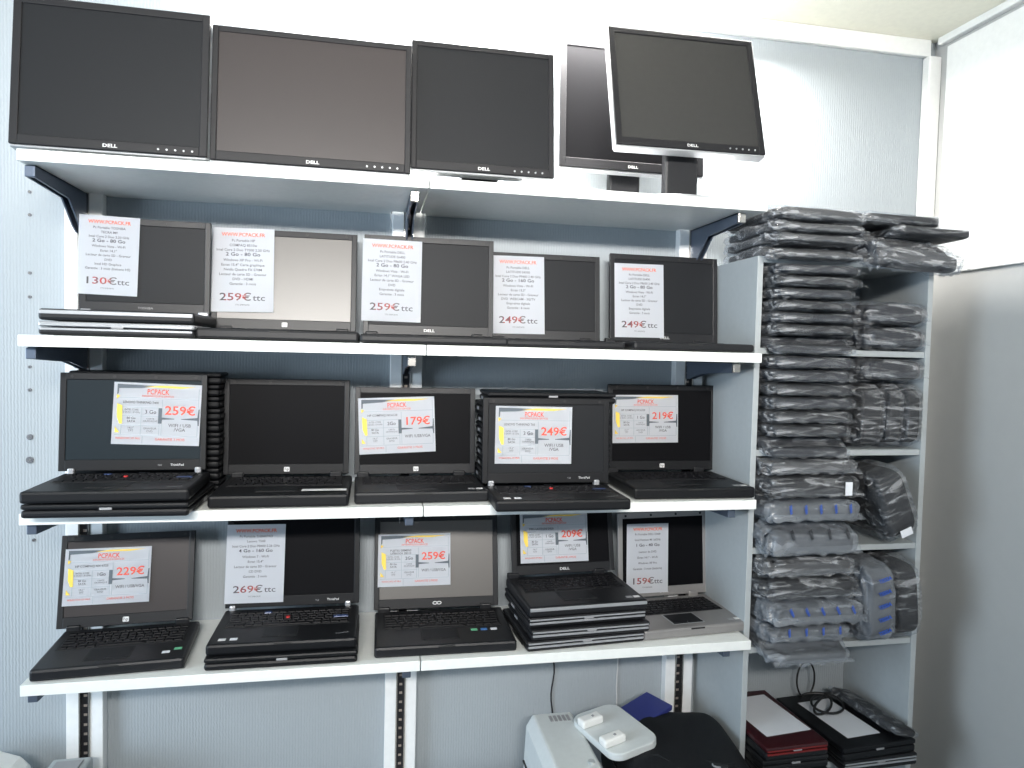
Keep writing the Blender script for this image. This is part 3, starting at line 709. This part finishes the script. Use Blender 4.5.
# third and fourth compartment: milky bags
G2 = 'milky bagged laptop cases in the lower bookcase'
wrapped('crumpled clear bag with dark case, top of left pile in third compartment', G2, 1.79, 2.06, -.335, -.04, 1.320, 1.362, 'bag', 'film3', amp=.009)
wrapped('dark case in clear bag with white sticker on its front', G2, 1.79, 2.065, -.34, -.04, 1.256, 1.319, 'bag', 'film', patch=(.085, .0, .02, .035), amp=.008)
wrapped('milky bag with a row of blue marks in third compartment', G2, 1.79, 2.065, -.345, -.04, 1.196, 1.255, 'bag2', 'film2', marks=('m', 5, 'blueink', .009, 10), amp=.007)
wrapped('milky bag with a row of black marks in third compartment', G2, 1.79, 2.06, -.35, -.04, 1.1215, 1.195, 'bag2', 'film2', marks=('m', 4, 'darkink', .011, 20), amp=.009, droop=.014)
wrapped('clear crinkled bag with dark case, top of left pile in fourth compartment', G2, 1.79, 2.065, -.335, -.04, 1.052, 1.103, 'bag', 'film3', amp=.009)
wrapped('dark case in smooth clear bag, second from top in fourth compartment', G2, 1.785, 2.075, -.34, -.04, .992, 1.051, 'bag', 'film', amp=.006)
wrapped('milky bag with slanted blue marks, wider one in fourth compartment', G2, 1.80, 2.085, -.35, -.04, .928, .991, 'bag2', 'film2', marks=('m', 5, 'blueink', .009, 30), amp=.007)
wrapped('milky bag with blue marks, narrower one below the wider marked bag', G2, 1.80, 2.05, -.345, -.04, .888, .927, 'bag2', 'film2', marks=('m', 4, 'blueink', .008, 8), amp=.007)
wrapped('dark case in clear bag at the very bottom of the left pile', G2, 1.80, 2.045, -.36, -.04, .8545, .887, 'bag', 'film2', amp=.006, droop=.022)
# right column
wrapped('flat black sleeve with shiny film lying topmost at right on bookcase', G1, 2.05, 2.29, -.33, -.05, 1.975, 2.012, 'bag', 'film', rot=(0, R(1.5), R(-3)), amp=.005)
wrapped('rolled black sleeve end poking out towards the white wall panel', G1, 2.12, 2.345, -.37, -.15, 1.945, 1.973, 'bag', 'film', rot=(0, R(1), R(-4)), tail=False, amp=.003)
wrapped('loose crumpled clear bag drooping over the top right of bookcase', G1, 2.055, 2.325, -.36, -.10, 1.887, 1.944, 'bag2', 'film3', rot=(0, R(3), 0), amp=.016, loose=.008, droop=.03)
wrapped('wrapped sleeve, upper of two flat ones at right of uppermost compartment', G1, 2.075, 2.275, -.30, -.04, 1.715, 1.78, 'bag2', 'film', amp=.012)
wrapped('wrapped sleeve, lower of two flat ones at right of uppermost compartment', G1, 2.075, 2.275, -.30, -.04, 1.650, 1.714, 'bag2', 'film', amp=.012)
wrapped('wrapped sleeve lying flat across three upright ones in second compartment', G1, 2.07, 2.276, -.30, -.04, 1.565, 1.629, 'bag2', 'film', amp=.010)
for i, (a, c) in enumerate(((2.072, 2.155), (2.157, 2.212), (2.214, 2.272))):
    wrapped(f'upright wrapped sleeve, {("left", "middle", "right")[i]} one of three standing in second compartment', G1, a, c, -.30, -.05, 1.382, 1.563, 'bag', 'film', tail=False, amp=.007)
wrapped('big black case in clear bag leaning in third compartment at right', G2, 2.075, 2.175, -.34, -.06, 1.13, 1.345, 'bag', 'film', rot=(0, R(-21), 0), tail=False, amp=.006, patch=(-.01, -.07, .035, .02)).location.x = 2.175
wrapped('upright milky bag with blue lettering, right side of fourth compartment', G2, 2.085, 2.175, -.35, -.06, .860, 1.085, 'bag2', 'film2', rot=(0, R(-3), 0), tail=False, amp=.007)
br_ = bpy.data.objects[-1] if False else [o for o in COL.objects if o.get('label', '').startswith('upright milky')][0]
for k in range(5):
    textmesh('printed_mark', 'TESSA', .014, 'blueink', br_, 0, .070-.035*k, -.150, rot=R(-14), bold=.0012)
wrapped('upright dark case in clear bag at far right of fourth compartment', G2, 2.18, 2.262, -.34, -.06, .860, 1.09, 'bag', 'film', rot=(0, R(-5), 0), tail=False, amp=.006)

# ------------------------------------------------------------------ lower compartment: laptops
zl = .521
def obj_at(px, py, z): return atz(px, py, z)
Gb = 'laptops in the bottom of the bookcase'
c0 = atz(759, 748, .628); c1 = atz(832, 743, .628)
c0.x = 1.789; cx = (c0+c1)/2
redw = c1.x-c0.x-.008
for k, (lab, lm) in enumerate((('bottom', 'black2'), ('middle', 'black2'))):
    laptop_closed('closed_laptop', f'{lab} of the two dark closed laptops under the red one', Gb, Vector((cx.x+.0, cx.y+.005, zl+.0355*k)), R(1), redw+.01, .30, .035, 'black2', None, lm)
rl = laptop_closed('closed_laptop', 'closed dark red laptop with white paper on top, lower bookcase', Gb, Vector((cx.x, cx.y, zl+.0712)), R(2), redw, .29, .036, 'black2', 'redtrim', 'redlid')
b = MB(); b.box(-.07, .07, -.10, .10, 0, .0006, 'paper'); o = b.build('paper_sheet', None, (cx.x-.0, cx.y+.155, zl+.108)); o.rotation_euler = (0, 0, R(6))
tag(o, 'blank white paper sheet lying on the red laptop', 'paper')
d0 = atz(847, 758, .60); d1 = atz(914, 748, .60); dx = (d0+d1)/2
dw = (d1-d0).length
laptop_closed('closed_laptop', 'silver-edged closed laptop under the black one at right of lower bookcase', Gb, Vector((2.155, -.335, zl)), R(2), .232, .29, .034, 'black2', 'silver')
laptop_closed('closed_laptop', 'glossy black closed laptop carrying a white sheet and cables', Gb, Vector((2.15, -.335, zl+.0345)), R(4), .235, .29, .036, 'black', None)
b = MB(); b.box(-.055, .055, -.10, .10, 0, .0006, 'paper'); o = b.build('paper_sheet', None, (2.125, -.19, zl+.071)); o.rotation_euler = (0, 0, R(6))
tag(o, 'white paper sheet under black cables on the glossy black laptop', 'paper')
b = MB(); pts = []
for i in range(60):
    t = i/59; pts.append((2.10+.05*math.sin(t*17)+.03*t, -.13+.055*math.cos(t*13), zl+.080+.006*math.sin(t*23)+.006))
b.tube(pts, .0035, 'cable'); tag(b.build('power_cable'), 'black cable tangled on the white sheet in the lower bookcase', 'cable')
b = MB(); b.tube([(2.115+.03*math.cos(t), -.05, .64+.055*math.sin(t)) for t in [R(-60+10*i) for i in range(31)]], .0028, 'cable'); tag(b.build('looped_cable'), 'thin black cable loop standing against back of lower bookcase', 'cable')
# frameless glass-like notebook in film leaning on the pile
wrapped('black notebook in clear film leaning beside the cables, lower right', Gb, 2.185, 2.275, -.33, -.06, zl+.072, zl+.098, 'bag', 'film', rot=(0, R(16), R(6)), tail=False, amp=.003)

# ------------------------------------------------------------------ under the shelves
b = MB(); b.box(-.6, 1.755, -.62, -.036, .40, .43, 'wood', .003)
tb = b.build('table_top'); tb.name = 'low_table'
tag(tb, 'low pale table standing below the shelves against the wall', 'table')
for i, (x, y) in enumerate(((-.5, -.56), (1.69, -.56), (-.5, -.08), (1.69, -.08))):
    q = MB(); q.box(x-.02, x+.02, y-.02, y+.02, 0, .3995, 'grey_panel', .002); q.build('leg', tb)

pr = empty('document_printer', (1.30, -.30, .4305)); tag(pr, 'cream white desktop printer with a slanted paper tray on its right', 'printer')
b = MB()
b.prism([(-.085, 0), (-.078, .17), (-.060, .2), (.045, .2), (.06, .185), (.062, 0)], -.19, .19, 'cream', 'y', .006)
b.box(-.0865, -.08, -.17, .18, .075, .078, 'darkgap'); b.build('body', pr)
b = MB()
for k in range(5): b.box(-.02+.012*k, -.012+.012*k, .14, .17, .2, .2012, 'greylogo')
b.build('vent', pr)
MX = Matrix.Translation((.128, .055, .207)) @ Matrix.Rotation(R(16), 4, 'Z') @ Matrix.Rotation(R(-5), 4, 'Y')
def rr(w, h, r, n=6):
    P = []
    for cx_, cy_, a in ((w/2-r, h/2-r, 0), (-w/2+r, h/2-r, 90), (-w/2+r, -h/2+r, 180), (w/2-r, -h/2+r, 270)):
        for k in range(n+1): P.append((cx_+r*math.cos(R(a+90*k/n)), cy_+r*math.sin(R(a+90*k/n))))
    return P
b = MB(); b.prism(rr(.145, .21, .035), -.008, .012, 'cream', 'z', .003, MX); tray = b.build('paper_tray', pr)
for yy in (-.055, .045):
    b = MB(); b.box(-.075, -.01, yy-.016, yy+.016, .0125, .034, 'white_trim', .006, 3, MX); b.box(-.04, -.034, yy-.006, yy+.0, .034, .036, 'greylogo', 0, 2, MX); b.build('paper_guide', tray)
b = MB(); b.cyl((.03, -.06, .203), .008, .006, 'grey_panel'); b.build('button', pr)

bm = pillow(.168, .185, .092, .45, .30, 64, 24, .010, 9, 3, fold=.003)
bg = from_bm(bm, 'laptop_bag', 'bag'); bg.location = (1.587, -.285, .536); bg.rotation_euler = (0, R(3), R(-6))
tag(bg, 'soft black laptop bag lying right of the cream printer', 'bag')
b = MB(); b.tube([(-.12+.02*i, -.10+.02*math.sin(i*1.1), .078+.012*math.sin(i*.8)) for i in range(13)], .008, 'bag'); b.build('carry_handle', bg)
b = MB(); b.tube([(-.17*math.cos(t), -.18*math.sin(t), .03) for t in [R(6*i) for i in range(31)]], .0035, 'black3'); b.build('zip', bg)
for sx in (-.06, .06):
    b = MB(); b.tube([(sx+.012*math.cos(t), -.11+.009*math.sin(t), .088) for t in [R(30*i) for i in range(13)]], .0022, 'silver'); b.build('buckle', bg)
b = MB(); b.box(-.075, .075, -.045, .045, 0, .014, 'navy', .002); b.box(-.073, .0755, -.043, .043, .003, .011, 'paper')
bl = b.build('blue_booklet', None, (1.552, -.137, .622)); bl.rotation_euler = (R(4), R(-4), R(31)); tag(bl, 'navy blue booklet resting on black bag behind the printer tray', 'booklet')

b = MB(); p0 = aty(553, 668, -.004)
b.tube([(p0.x+.004*math.sin(i*.9), -.004, .88-.021*i) for i in range(20)], .0022, 'cable'); tag(b.build('wall_cable'), 'thin black cable hanging down the wall behind the printer', 'cable')
b = MB(); p1 = aty(617, 680, -.004)
b.tube([(p1.x+.001*math.sin(i), -.004, .88-.021*i) for i in range(20)], .0022, 'whitecable'); tag(b.build('wall_cable'), 'thin pale cable on wall between black cable and right upright', 'cable')

# bottom left corner
wm = empty('desk_telephone', (-.075, -.17, .4305)); tag(wm, 'white rounded appliance at the bottom left corner below shelves', 'appliance')
b = MB(); b.prism([(-.14, 0), (-.14, .19), (-.07, .205), (0, .2), (.045, .182), (.07, .155), (.07, 0)], -.11, .09, 'white_trim', 'y', .01); b.build('body', wm)
b = MB(); b.box(-.045, .045, -.09, .09, 0, .165, 'grey_panel', .006); b.box(-.03, .03, -.07, .07, .165, .169, 'greylogo', .001); o = b.build('grey_box', None, (.085, -.17, .4305))
tag(o, 'low grey box beside the white appliance, bottom left', 'box')
wm.name = 'white_appliance'

# ------------------------------------------------------------------ lights
def area(name, loc, rot, sx, sy, e, col):
    l = bpy.data.lights.new(name, 'AREA'); l.shape = 'RECTANGLE'; l.size = sx; l.size_y = sy; l.energy = e; l.color = col
    o = bpy.data.objects.new(name, l); COL.objects.link(o); o.location = loc; o.rotation_euler = rot; return o
area('ceiling_tube_light', (1.25, -.16, 2.50), (R(4), 0, 0), 1.3, .10, 50, (1, .97, .93))
tl_ = empty('ceiling_tube_lamp', (.93, -.20, 2.619)); tag(tl_, 'white fluorescent tube fitting on the ceiling above the shelves', 'lamp')
b = MB(); b.box(-.45, .45, -.03, .03, -.03, 0, 'white_trim', .004); b.box(-.45, -.44, -.02, .02, -.085, -.03, 'white_trim', .003); b.box(.44, .45, -.02, .02, -.085, -.03, 'white_trim', .003); b.build('lamp_housing', tl_)
MT['tube'] = mat('lit_fluorescent_tube', (.9, .9, .88), .4, emit=((1, .97, .92), 60))
b = MB(); b.cyl((0, 0, -.065), .013, .87, 'tube', 'x', 16); b.build('tube', tl_)
area('far_ceiling_light', (.6, -3.5, 2.56), (R(81), 0, R(-6)), 1.8, .25, 38, (1, .97, .93)).data.spread = R(64)
area('window_daylight', (-2.15, -1.75, 1.45), (R(90), 0, R(-75)), 1.5, 1.5, 85, (.68, .84, 1))
wd = bpy.data.worlds.new('daylight'); bpy.context.scene.world = wd; wd.use_nodes = True
bgd = wd.node_tree.nodes['Background']; bgd.inputs['Color'].default_value = (.62, .80, 1, 1); bgd.inputs['Strength'].default_value = .27
sc = bpy.context.scene
sc.view_settings.view_transform = 'Standard'; sc.view_settings.look = 'None'; sc.view_settings.gamma = 1
sc.view_settings.use_curve_mapping = False; sc.view_settings.exposure = 0.08
sc.cycles.transparent_max_bounces = 24
for o in list(COL.objects):
    if '_dims' in o: del o['_dims']
